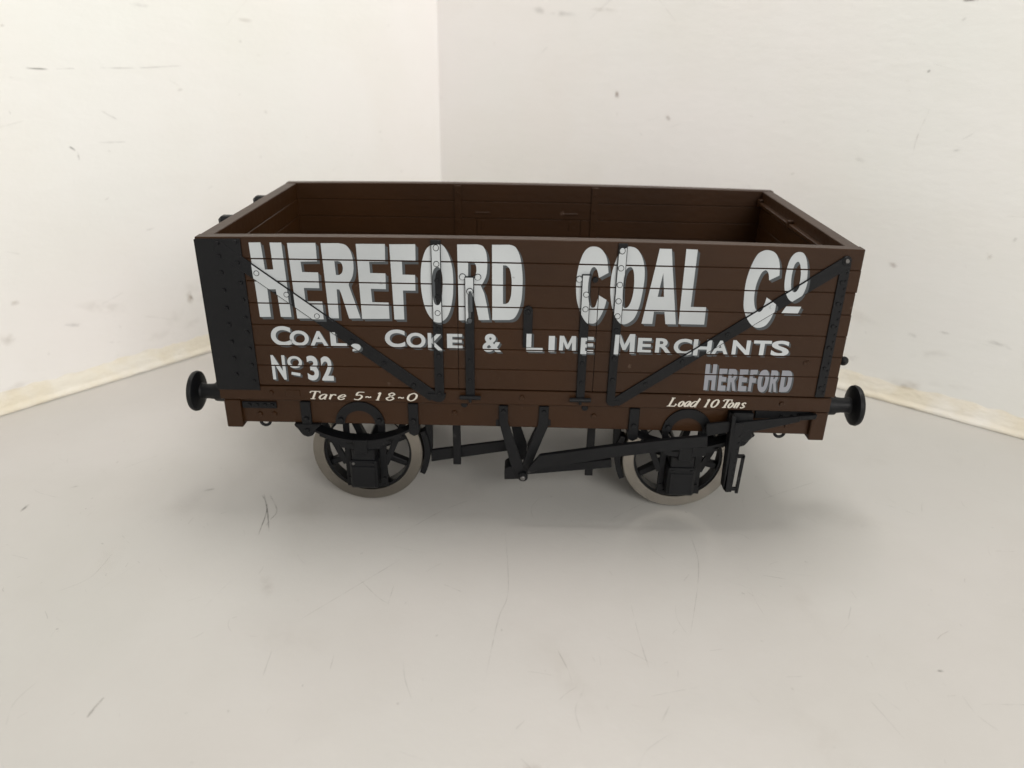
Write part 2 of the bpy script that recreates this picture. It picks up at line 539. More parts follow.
# the rough cream bead of filler along the foot of each wall
def bead(name, d, other, label):
    m = M()
    rows = []
    n = 260
    for i in range(n + 1):
        s_ = i / n * 330
        k = 1 + 0.05 * math.sin(s_ * 0.21) + 0.03 * math.sin(s_ * 0.83 + 1) + random.uniform(-0.04, 0.04)
        row = []
        for hgt, out in ((0.12, 1.2), (0.14, 1.75), (0.5, 1.85), (1.1, 1.6), (1.6, 1.1), (1.9, 1.0), (3.4, 0.6), (4.8, 0.2), (5.6, -0.1)):
            row.append(m.bm.verts.new(CORNER + d * s_ + other * (out * (0.75 + 0.25 * k) + (random.uniform(-0.07, 0.07) if out > 0.5 else 0)) + Vector((0, 0, hgt * k if hgt > 0.6 else hgt))))
        rows.append(row)
    for r, q in zip(rows, rows[1:]):
        for i in range(len(r) - 1):
            m.bm.faces.new((r[i], r[i + 1], q[i + 1], q[i]))
    o = m.build(name, mats=[EDGE], angle=60)
    o['kind'] = 'structure'
bead('skirting_left', DL, DR, '')
bead('skirting_right', DR, DL, '')
# ------------------------------------------------------------------ the wagon
wagon = bpy.data.objects.new('model_wagon', None)
C.objects.link(wagon)
wagon.location = ROOT * SC
wagon.empty_display_size = 0.1
wagon['label'] = 'brown model coal wagon with black ironwork and white lettering standing on a white surface'
wagon['category'] = 'model wagon'

HL = 57.75
GZ = [57.3, 53.6, 49.55, 45.45, 41.33, 37.28, 33.28, 29.17]      # joints between the seven planks
PL = [(GZ[i + 1] + 0.02, GZ[i] - (0.02 if i else 0)) for i in range(7)]
DX0, DX1 = -12.2, 12.85                                            # ends of the drop side door
TH = 2.4

def side(mirror):
    p = M(warp=True, mirror=mirror)
    p.rail(-HL + 0.3, HL - 0.3, 0.38, TH - 0.38, 29.3, 57.0, BR, 0.05)
    for i, (z0, z1) in enumerate(PL):
        spans = [(-HL, HL)] if i < 2 else [(-HL, DX0 - 0.07), (DX1 + 0.07, HL)]
        for x0, x1 in spans:
            jit = 0.0 if i < 1 else random.uniform(-0.12, 0.06)
            p.rail(x0, x1 + (0.22 + jit if x1 == HL else 0), 0.0, TH, z0, z1, BR, 0.12, 14 if i < 2 else 7)
    # inner ribs beside the door, corner posts
    for x in (-16.7, 16.0):
        p.rail(x - 0.8, x + 0.8, TH - 0.05, TH + 0.45, 30.3, 56.9, BR, 0.08, 2)
        for z in (55.3, 51.6, 48.9, 47.4, 43.5, 39.5):
            p.bolt(x, z, TH + 0.43, 0.3, 0.2, BR, 1)
    for x in (-10.8, 10.3):
        p.box(x - 1.9, x + 1.9, TH - 0.05, TH + 0.22, 50.7, 51.1, BR, 0.08)
        p.box(x - 0.35, x + 0.35, TH - 0.05, TH + 0.14, 47.0, 49.2, BR, 0.08)
    side_o = p.build('side_panel', wagon)
    d = M(warp=True, mirror=mirror)
    d.rail(DX0 + 0.1, DX1 - 0.1, 0.40, TH - 0.40, 29.4, 49.3, BR, 0.05, 6)
    for z0, z1 in PL[2:]:
        d.rail(DX0 + 0.07, DX1 - 0.07, 0.0, TH, z0, z1, BR, 0.12, 6)
    door_o = d.build('drop_door', wagon)
    return side_o, door_o

# ---- big condensed letters: outlines in (x, z); third value 1 marks a point on a curve
BIG = [
  ('H', [[[-48.42,56.34,0],[-46.34,56.38,0],[-46.12,51.65,0],[-44.62,51.68,0],[-44.74,56.36,0],[-42.69,56.36,0],[-42.36,42.87,0],[-44.28,42.88,0],[-44.49,48.17,0],[-46.13,48.14,0],[-46.1,42.84,0],[-48.09,42.79,0]]]),
  ('E', [[[-41.69,56.3,0],[-36.73,56.35,0],[-36.75,53.27,0],[-39.67,53.18,0],[-39.57,51.31,0],[-36.74,51.27,0],[-36.79,48.39,0],[-39.55,48.4,0],[-39.5,45.91,0],[-36.5,45.92,0],[-36.42,42.66,0],[-41.32,42.63,0]]]),
  ('R', [[[-35.83,56.3,0],[-32.8,56.33,0],[-31.47,56.02,1],[-30.65,54.83,1],[-30.37,52.76,1],[-30.66,50.77,1],[-31.42,49.38,1],[-31.46,48.88,0],[-30.78,46.48,0],[-29.8,42.85,0],[-31.87,42.78,0],[-32.96,47.45,0],[-33.22,48.21,0],[-33.7,48.25,0],[-33.73,42.79,0],[-35.47,42.76,0]],[[-33.69,53.38,0],[-33.04,53.39,0],[-32.51,53.08,1],[-32.29,52.23,1],[-32.48,51.36,1],[-33.0,50.9,1],[-33.61,50.88,0]]]),
  ('E', [[[-29.71,56.25,0],[-24.65,56.28,0],[-24.76,53.41,0],[-27.59,53.38,0],[-27.53,51.33,0],[-24.83,51.31,0],[-24.91,48.43,0],[-27.59,48.45,0],[-27.5,45.96,0],[-24.56,45.92,0],[-24.55,42.87,0],[-29.51,42.76,0]]]),
  ('F', [[[-23.89,56.24,0],[-19.37,56.31,0],[-19.43,53.52,0],[-21.83,53.47,0],[-21.82,51.15,0],[-19.62,51.12,0],[-19.64,48.24,0],[-21.88,48.24,0],[-21.88,42.79,0],[-23.66,42.75,0]]]),
  ('O', [[[-15.51,56.41,1],[-14.52,56.12,1],[-13.6,54.68,1],[-13.04,52.62,1],[-12.9,49.89,1],[-13.08,46.86,1],[-13.69,44.27,1],[-14.64,42.82,1],[-15.83,42.51,1],[-17.05,43.16,1],[-17.98,44.96,1],[-18.5,47.5,1],[-18.65,50.27,1],[-18.37,53.25,1],[-17.63,55.33,1],[-16.65,56.19,1]],[[-15.61,52.81,1],[-15.09,52.45,1],[-14.81,51.1,1],[-14.78,49.35,1],[-14.98,47.07,1],[-15.3,46.04,1],[-15.79,45.78,1],[-16.27,46.15,1],[-16.53,47.55,1],[-16.56,49.56,1],[-16.49,51.31,1],[-16.19,52.36,1]]]),
  ('R', [[[-12.1,56.36,0],[-8.59,56.43,0],[-7.64,56.13,1],[-7.05,55.06,1],[-6.88,53.23,1],[-7.05,51.26,1],[-7.66,49.88,1],[-8.02,49.37,0],[-7.42,47.99,0],[-6.93,45.71,0],[-6.48,43.0,0],[-8.41,42.96,0],[-8.77,44.9,0],[-9.48,47.95,0],[-10.28,48.69,0],[-10.26,42.87,0],[-11.99,42.83,0]],[[-10.23,53.61,0],[-9.44,53.6,0],[-8.96,53.31,1],[-8.78,52.46,1],[-8.9,51.47,1],[-9.29,51.01,1],[-10.25,50.97,0]]]),
  ('D', [[[-6.06,56.4,0],[-3.03,56.46,0],[-1.96,56.05,1],[-1.17,54.57,1],[-0.75,52.13,1],[-0.65,49.65,1],[-0.79,46.87,1],[-1.29,44.8,1],[-2.0,43.49,1],[-2.86,43.08,0],[-5.97,43.01,0]],[[-4.13,53.17,0],[-3.59,53.15,0],[-2.98,52.58,1],[-2.63,51.1,1],[-2.56,49.61,1],[-2.67,47.59,1],[-3.07,46.43,1],[-3.63,46.09,0],[-4.07,46.08,0]]]),
  ('C', [[[14.34,52.19,0],[12.73,51.25,0],[12.42,52.4,1],[12.07,53.01,1],[11.66,53.17,1],[11.21,52.62,1],[10.9,50.89,1],[10.91,48.63,1],[11.18,46.87,1],[11.6,45.91,1],[11.97,45.73,1],[12.39,46.0,1],[12.67,47.03,1],[12.93,48.05,0],[14.31,47.24,0],[14.1,46.04,1],[13.52,44.35,1],[12.74,43.04,1],[11.9,42.73,1],[10.89,43.13,1],[9.83,44.79,1],[9.11,46.82,1],[8.81,49.09,1],[8.82,51.34,1],[9.14,53.56,1],[9.76,55.32,1],[10.54,56.2,1],[11.47,56.46,1],[12.54,56.24,1],[13.41,55.47,1],[13.96,54.39,1]]]),
  ('O', [[[17.93,56.57,1],[19.02,56.18,1],[19.95,54.99,1],[20.52,53.3,1],[20.69,51.09,1],[20.51,48.33,1],[20.12,45.78,1],[19.32,43.7,1],[17.8,42.73,1],[16.65,43.38,1],[15.68,44.92,1],[15.09,47.21,1],[14.84,49.47,1],[14.91,51.96,1],[15.4,54.17,1],[16.11,55.76,1],[17.0,56.43,1]],[[18.19,53.3,1],[18.67,52.65,1],[18.92,51.05,1],[18.96,49.06,1],[18.72,47.28,1],[18.27,46.13,1],[17.69,45.78,1],[17.29,46.23,1],[17.06,47.75,1],[16.98,49.77,1],[17.07,51.76,1],[17.5,53.0,1]]]),
  ('A', [[[22.86,56.38,0],[24.93,56.37,0],[27.02,42.96,0],[25.16,42.95,0],[24.77,45.24,0],[22.89,45.25,0],[22.79,42.92,0],[20.87,42.93,0]],[[23.88,52.39,0],[24.42,48.04,0],[23.29,48.01,0]]]),
  ('L', [[[27.44,56.42,0],[29.4,56.39,0],[29.32,46.29,0],[32.06,46.3,0],[32.08,43.02,0],[27.5,43.03,0]]]),
  ('C', [[[44.05,52.4,0],[42.41,51.5,0],[42.17,52.6,1],[41.83,53.14,1],[41.43,53.28,1],[40.82,52.63,1],[40.29,50.59,1],[40.26,48.34,1],[40.64,46.57,1],[41.23,45.82,1],[41.8,46.03,1],[42.24,47.11,1],[42.46,48.38,0],[44.15,47.28,0],[44.12,45.88,1],[43.72,44.28,1],[42.86,43.01,1],[41.32,42.72,1],[39.8,43.98,1],[38.8,46.02,1],[38.5,48.05,1],[38.43,51.05,1],[38.88,53.76,1],[39.65,55.76,1],[40.48,56.45,1],[41.39,56.66,1],[42.61,56.3,1],[43.43,55.31,1],[43.89,53.86,1]]]),
  ('o', [[[46.9,56.53,1],[47.79,56.12,1],[48.47,54.68,1],[48.89,52.5,1],[48.88,50.52,1],[48.35,48.76,1],[47.3,47.86,1],[46.28,48.21,1],[45.53,49.45,1],[45.17,50.94,1],[45.12,53.15,1],[45.39,55.1,1],[46.02,56.2,1]],[[46.88,54.89,1],[47.36,54.3,1],[47.72,52.72,1],[47.75,50.87,1],[47.34,49.74,1],[46.76,49.65,1],[46.39,50.47,1],[46.18,52.44,1],[46.35,54.28,1]]]),
  ('dash', [[[46.15,46.82,0],[48.8,46.82,0],[48.41,45.54,0],[45.5,45.58,0]]]),
]


def outline(pts):
    """Corner points stay sharp, curve points are rounded by a spline."""
    n = len(pts)
    out = []
    for i in range(n):
        p0, p1, p2, p3 = (pts[(i + k) % n] for k in (-1, 0, 1, 2))
        out.append((p1[0], p1[1]))
        if p1[2] or p2[2]:
            a = p0 if p1[2] else p1
            d = p3 if p2[2] else p2
            for k in (1, 2, 3, 4):
                t = k / 5
                out.append(tuple(0.5 * (2 * p1[j] + (p2[j] - a[j]) * t + (2 * a[j] - 5 * p1[j] + 4 * p2[j] - d[j]) * t * t + (3 * p1[j] - a[j] - 3 * p2[j] + d[j]) * t ** 3) for j in (0, 1)))
    return out

def tris_of(contours):
    loops = [[Vector((x, z, 0)) for x, z in c] for c in contours]
    flat = [v for l in loops for v in l]
    return [[(flat[i].x, flat[i].y) for i in t] for t in tessellate_polygon(loops)]

def inside(contours, x, z):
    r = False
    for c in contours:
        for (x0, z0), (x1, z1) in zip(c, c[1:] + c[:1]):
            if (z0 > z) != (z1 > z) and x < (x1 - x0) * (z - z0) / (z1 - z0) + x0:
                r = not r
    return r

def clip(poly, quad):
    """Cut a convex piece to a convex region given anticlockwise."""
    for (ax, az), (bx, bz) in zip(quad, quad[1:] + quad[:1]):
        if not poly:
            return []
        def dist(p):
            return (bx - ax) * (p[1] - az) - (bz - az) * (p[0] - ax)
        out = []
        for p, q in zip(poly, poly[1:] + poly[:1]):
            dp, dq = dist(p), dist(q)
            if dp >= 0:
                out.append(p)
            if dp * dq < 0:
                t = dp / (dp - dq)
                out.append((p[0] + (q[0] - p[0]) * t, p[1] + (q[1] - p[1]) * t))
        poly = out
    return poly if len(poly) > 2 else []

def ccw(q):
    a = sum(p[0] * r[1] - r[0] * p[1] for p, r in zip(q, q[1:] + q[:1]))
    return q if a > 0 else q[::-1]

def rect(x0, x1, z0, z1):
    return [(x0, z0), (x1, z0), (x1, z1), (x0, z1)]

def bar2(x0, z0, x1, z1, hw0, hw1=None):
    hw1 = hw1 or hw0
    d = Vector((x1 - x0, z1 - z0)).normalized()
    n = Vector((-d.y, d.x))
    return [(x0 + n.x * hw0, z0 + n.y * hw0), (x0 - n.x * hw0, z0 - n.y * hw0), (x1 - n.x * hw1, z1 - n.y * hw1), (x1 + n.x * hw1, z1 + n.y * hw1)]

PLANK_Y, IRON_Y = 0.0, -0.45
PLANKREG = []
for i, (z0, z1) in enumerate(PL):
    z0, z1 = z0 + 0.10, z1 - 0.11
    PLANKREG += [rect(-HL, HL, z0, z1)] if i < 2 else [rect(-HL, DX0 - 0.07, z0, z1), rect(DX0 + 0.07, DX1 - 0.07, z0, z1), rect(DX1 + 0.07, HL, z0, z1)]
CURBREG = rect(-HL, HL, 26.2, 28.85)
PLANKREG.append(CURBREG)

# ironwork of the near side: (name, convex pieces)
DIAG_L = bar2(-54.2, 55.85, -17.0, 27.55, 1.12)
DIAG_R = bar2(17.3, 27.2, 55.1, 55.0, 0.95, 1.1)
STRAP_1 = rect(-16.65, -14.95, 27.4, 57.05)
STRAP_4 = [(15.55, 27.6), (17.1, 27.6), (17.3, 57.05), (15.75, 57.05)]
HINGE_L = rect(-10.85, -9.2, 27.6, 51.1)
HINGE_R = [(9.85, 27.6), (11.4, 27.6), (11.35, 51.9), (9.75, 51.9)]
SPRING_P = rect(-0.35, 1.3, 38.0, 45.0)
IRONREG = [DIAG_L, DIAG_R, STRAP_1, STRAP_4, HINGE_L, HINGE_R, SPRING_P]
IRON_H = {0: -0.35, 1: -0.40, 2: -0.5, 3: -0.5, 4: -0.55, 5: -0.55, 6: -0.6}

def inset(q, e):
    q = ccw(q)
    out = []
    n = len(q)
    for i in range(n):
        p0, p1, p2 = (Vector(q[(i + k) % n]) for k in (-1, 0, 1))
        a, b = (p1 - p0).normalized(), (p2 - p1).normalized()
        na, nb = Vector((-a.y, a.x)), Vector((-b.y, b.x))
        out.append(tuple(p1 + (na + nb) / (1 + na.dot(nb)) * e))
    return out
INSET = [inset(q, 0.13) for q in IRONREG]

def shift(cs, dx, dz):
    return [[(x + dx, z + dz) for x, z in c] for c in cs]

class Lettering:
    """A coat of paint laid on the planks and over the raised ironwork."""
    def __init__(s):
        s.m = M(warp=True)
    def coat(s, tris, mi, lift, iron=True, dx=0, dz=0):
        for t in tris:
            t = ccw([(x + dx, z + dz) for x, z in t])
            for reg in PLANKREG:
                q = clip(t, reg)
                if q:
                    yy = -0.06 if reg is CURBREG else PLANK_Y
                    s.m.face([(x, yy - lift, z) for x, z in q], mi)
            if iron:
                for k, reg in enumerate(IRONREG):
                    q = clip(t, INSET[k])
                    if q:
                        s.m.face([(x, IRON_H[k] - lift, z) for x, z in q], mi)
    def done(s, parent, label):
        bmesh.ops.dissolve_degenerate(s.m.bm, dist=1e-4, edges=s.m.bm.edges)
        return s.m.build('lettering', parent, label=label, smooth=False, recalc=False)

LET = [(n, [outline(c) for c in cs]) for n, cs in BIG]
def paint_at(x, z):
    """Colour of the paint at a point of the big lettering (bolt heads there are painted too)."""
    for n, cs in LET:
        if inside(cs, x, z):
            return WH
    for n, cs in LET:
        if inside(shift(cs, 0.5, -0.45), x, z):
            return SH
    return BK

near_side, near_door = side(False)
far_side, far_door = side(True)

def put_big(items, label):
    l = Lettering()
    for n, cs in items:
        ts = tris_of(cs)
        l.coat(ts, SH, 0.012, True, 0.48, -0.46)
        l.coat(ts, SH, 0.018, True, 0.24, -0.23)
        l.coat(ts, WH, 0.034)
    l.done(near_side, label)
put_big(LET[:8], 'big white HEREFORD in condensed capitals with grey shade')
put_big(LET[8:12], 'big white COAL in condensed capitals with grey shade')
put_big(LET[12:], 'big white Co with a raised underlined o')

# ---- plain sans letters from the built-in typeface, fitted to their own boxes
def glyph_tris(ch, bold):
    cu = bpy.data.curves.new('tmp', 'FONT')
    cu.body = ch
    cu.size = 1
    cu.offset = bold
    cu.resolution_u = 6
    ob = bpy.data.objects.new('tmp', cu)
    C.objects.link(ob)
    dg = bpy.context.evaluated_depsgraph_get()
    me = bpy.data.meshes.new_from_object(ob.evaluated_get(dg))
    me.calc_loop_triangles()
    v = [(q.co.x, q.co.y) for q in me.vertices]
    ts = [[v[i] for i in t.vertices] for t in me.loop_triangles]
    bpy.data.objects.remove(ob)
    bpy.data.curves.remove(cu)
    bpy.data.meshes.remove(me)
    return ts
def fit(ts, x0, x1, z0, z1):
    xs = [p[0] for t in ts for p in t]
    zs = [p[1] for t in ts for p in t]
    a, b, c, d = min(xs), max(xs), min(zs), max(zs)
    return [[(x0 + (p[0] - a) / (b - a) * (x1 - x0), z0 + (p[1] - c) / (d - c) * (z1 - z0)) for p in t] for t in ts]
ROW2 = [('C', -46.54, -42.83, 37.26, 41.09), ('O', -43.11, -39.6, 37.28, 40.29), ('A', -39.44, -36.06, 37.28, 40.24), ('L', -35.62, -32.65, 37.37, 40.19), (',', -31.84, -30.07, 36.36, 38.04), ('C', -25.6, -21.92, 37.34, 40.82), ('O', -21.68, -18.17, 37.24, 40.26), ('K', -17.75, -14.92, 37.1, 40.27), ('E', -14.23, -11.4, 37.37, 40.19), ('&', -7.72, -4.3, 36.8, 40.34), ('L', 0.27, 3.26, 37.06, 40.72), ('I', 4.34, 5.44, 37.05, 40.18), ('M', 6.25, 9.34, 37.15, 40.25), ('E', 10.15, 12.54, 36.99, 40.17), ('M', 16.22, 20.02, 37.07, 40.88), ('E', 20.54, 23.02, 37.31, 40.19), ('R', 23.76, 26.66, 37.34, 40.22), ('C', 27.1, 30.32, 37.15, 40.22), ('H', 30.64, 33.83, 37.18, 40.17), ('A', 33.98, 37.05, 37.25, 40.19), ('N', 37.7, 40.91, 37.26, 40.19), ('T', 41.48, 44.68, 37.32, 40.23), ('S', 44.76, 48.01, 37.29, 40.3)]
ROW3 = [('N', -47.1, -44.53, 30.41, 35.34), ('O', -44.08, -41.35, 32.78, 35.22), ('-', -43.58, -41.85, 31.17, 32.01), ('3', -40.49, -38.39, 30.34, 35.35), ('2', -37.86, -35.66, 30.35, 35.27)]
ROW4 = [('H', 33.35, 35.67, 30.1, 35.37), ('E', 35.98, 37.62, 30.07, 34.53), ('R', 37.7, 39.56, 30.09, 34.52), ('E', 39.72, 41.48, 30.08, 34.48), ('F', 41.66, 43.12, 30.09, 34.47), ('O', 43.26, 45.37, 29.95, 34.51), ('R', 45.5, 47.13, 30.05, 34.45), ('D', 47.46, 49.64, 30.11, 34.48)]

CACHE = {}
def row(items, label, mi, bold, sh=(0.36, -0.34), shade=SH, bars=()):
    l = Lettering()
    for ch, x0, x1, z0, z1 in items:
        if ch == '-':
            ts = [[(x0, z0 + 0.3), (x1 - 0.1, z0), (x1, z1 - 0.25)], [(x0, z0 + 0.3), (x1, z1 - 0.25), (x0 + 0.1, z1)]]
        elif ch == 'M':
            ts = fit(tris_of([[(0, 0), (0.02, 1), (0.27, 1), (0.5, 0.45), (0.73, 1), (0.98, 1), (1, 0), (0.77, 0), (0.755, 0.62), (0.57, 0.18), (0.43, 0.18), (0.245, 0.62), (0.23, 0)]]), x0, x1, z0, z1)
        elif ch == 'I':
            ts = [[(x0, z0), (x1, z0), (x1, z1)], [(x0, z0), (x1, z1), (x0, z1)]]
        else:
            k = (ch, bold)
            if k not in CACHE:
                CACHE[k] = glyph_tris(ch, bold)
            ts = fit(CACHE[k], x0, x1, z0, z1)
        l.coat(ts, shade, 0.012, True, *sh)
        l.coat(ts, shade, 0.018, True, sh[0] / 2, sh[1] / 2)
        l.coat(ts, mi, 0.034)
    l.done(near_side, label)
row(ROW2, 'line of small white capitals reading Coal, Coke & Lime Merchants', WH, 0.03)
row(ROW3, 'white number No 32 with a small underlined o', WH, 0.03)
l = Lettering()
byname = {'H': LET[0], 'E': LET[1], 'R': LET[2], 'F': LET[4], 'O': LET[5], 'D': LET[7]}
for ch, x0, x1, z0, z1 in ROW4:
    cs = byname[ch][1]
    ts = fit(tris_of(cs), x0, x1 - 0.12, z0, z1)
    l.coat(ts, SH, 0.012, True, 0.34, -0.2)
    l.coat(ts, FD, 0.034)
l.done(near_side, 'small faded grey HEREFORD in condensed capitals')

# ---- italic lettering on the bottom rail, drawn with a pen
PEN = {
 'T': [([(0.08, 0.80), (0.12, 1), (1.0, 1), (0.98, 0.80)], 0), ([(0.55, 1), (0.55, 0)], 1), ([(0.32, 0.02), (0.78, 0.02)], 0)],
 'L': [([(0.3, 1), (0.3, 0)], 1), ([(0.1, 0.99), (0.52, 0.99)], 0), ([(0.05, 0.02), (0.92, 0.02), (0.98, 0.3)], 0)],
 'a': [([(0.85, 1), (0.5, 1), (0.15, 0.7), (0.1, 0.3), (0.35, 0), (0.65, 0.2), (0.85, 0.75)], 1), ([(0.88, 1), (0.82, 0.1), (1.0, 0.05)], 1)],
 'd': [([(0.62, 0.6), (0.4, 0.64), (0.12, 0.42), (0.08, 0.15), (0.3, 0), (0.55, 0.12), (0.68, 0.4)], 1), ([(0.8, 1), (0.72, 0.06), (0.9, 0.04)], 1), ([(0.66, 1), (0.8, 1)], 0)],
 'r': [([(0.25, 1), (0.25, 0)], 1), ([(0.05, 0.98), (0.3, 0.98)], 0), ([(0.25, 0.6), (0.5, 0.95), (0.85, 1), (0.9, 0.8)], 0)],
 'e': [([(0.15, 0.5), (0.6, 0.52), (0.88, 0.75), (0.65, 1), (0.3, 0.85), (0.1, 0.4), (0.3, 0.03), (0.65, 0.03), (0.92, 0.25)], 1)],
 'o': [([(0.5, 1), (0.88, 0.75), (0.88, 0.3), (0.5, 0), (0.12, 0.25), (0.12, 0.7), (0.5, 1)], 1)],
 'n': [([(0.2, 1), (0.2, 0)], 1), ([(0.2, 0.6), (0.5, 1), (0.78, 0.85), (0.78, 0.05), (0.95, 0.05)], 1), ([(0.05, 0.98), (0.22, 0.98)], 0)],
 's': [([(0.88, 0.85), (0.5, 1), (0.18, 0.78), (0.5, 0.52), (0.85, 0.28), (0.5, 0), (0.1, 0.15)], 1)],
 '0': [([(0.5, 1), (0.85, 0.75), (0.85, 0.25), (0.5, 0), (0.12, 0.25), (0.12, 0.75), (0.5, 1)], 1)],
 '1': [([(0.55, 1), (0.55, 0)], 1), ([(0.2, 0.85), (0.55, 1)], 0), ([(0.25, 0.02), (0.85, 0.02)], 0)],
 '5': [([(0.92, 1), (0.32, 0.98), (0.22, 0.6), (0.6, 0.62), (0.85, 0.38), (0.6, 0.02), (0.1, 0.08)], 1)],
 '8': [([(0.5, 1), (0.8, 0.8), (0.5, 0.54), (0.1, 0.25), (0.5, 0), (0.88, 0.25), (0.5, 0.54), (0.2, 0.8), (0.5, 1)], 1)],
 '-': [([(0.05, 0.35), (0.35, 0.75), (0.65, 0.3), (0.95, 0.7)], 0)],
}
def pen_row(items, label):
    l = Lettering()
    lift = 0.02
    for ch, x0, x1, z0, z1 in items:
        h, wd = z1 - z0, x1 - x0
        sl = 0.42 * h if ch != '-' else 0
        wd2 = max(wd - sl * 0.75, wd * 0.45)
        for pts, curve in PEN[ch]:
            q = [(x0 + u * wd2 + v * sl, z0 + v * h) for u, v in pts]
            if len(q) > 2 and ch not in 'TL':
                q = smooth_line(q, 4)
            lift += 0.0012
            L_, R_ = [], []
            for i, (x, z) in enumerate(q):
                a, b = q[max(i - 1, 0)], q[min(i + 1, len(q) - 1)]
                d = Vector((b[0] - a[0], b[1] - a[1]))
                if d.length < 1e-6:
                    d = Vector((1, 0))
                d.normalize()
                hw = (0.075 + 0.125 * abs(d.y) ** 1.5)
                L_.append((x - d.y * hw, z + d.x * hw))
                R_.append((x + d.y * hw, z - d.x * hw))
            for i in range(len(q) - 1):
                for t in ([L_[i], R_[i], R_[i + 1]], [L_[i], R_[i + 1], L_[i + 1]]):
                    l.coat([t], CR, lift, False)
    l.done(near_side, label)
pen_row([('T', -41.1, -38.6, 26.5, 28.1), ('a', -38.95, -37.2, 26.5, 27.5), ('r', -37.1, -35.6, 26.5, 27.5), ('e', -35.4, -33.6, 26.5, 27.5),
         ('5', -32.4, -30.1, 26.5, 28.1), ('-', -30.0, -28.8, 26.9, 27.3), ('1', -28.3, -26.7, 26.5, 28.1), ('8', -26.3, -24.1, 26.5, 28.1),
         ('-', -23.8, -22.6, 26.9, 27.3), ('0', -22.3, -19.9, 26.5, 28.1)], 'cream italic Tare 5-18-0')
pen_row([('L', 26.9, 29.1, 26.6, 28.35), ('o', 29.0, 30.2, 26.6, 27.7), ('a', 30.1, 31.4, 26.6, 27.7), ('d', 31.2, 33.2, 26.6, 28.35),
         ('1', 33.7, 35.1, 26.6, 28.25), ('0', 35.0, 36.8, 26.6, 28.25), ('T', 36.8, 39.0, 26.6, 28.25), ('o', 38.3, 39.5, 26.6, 27.7),
         ('n', 39.4, 40.6, 26.6, 27.7), ('s', 40.6, 41.8, 26.6, 27.7)], 'cream italic Load 10 Tons')

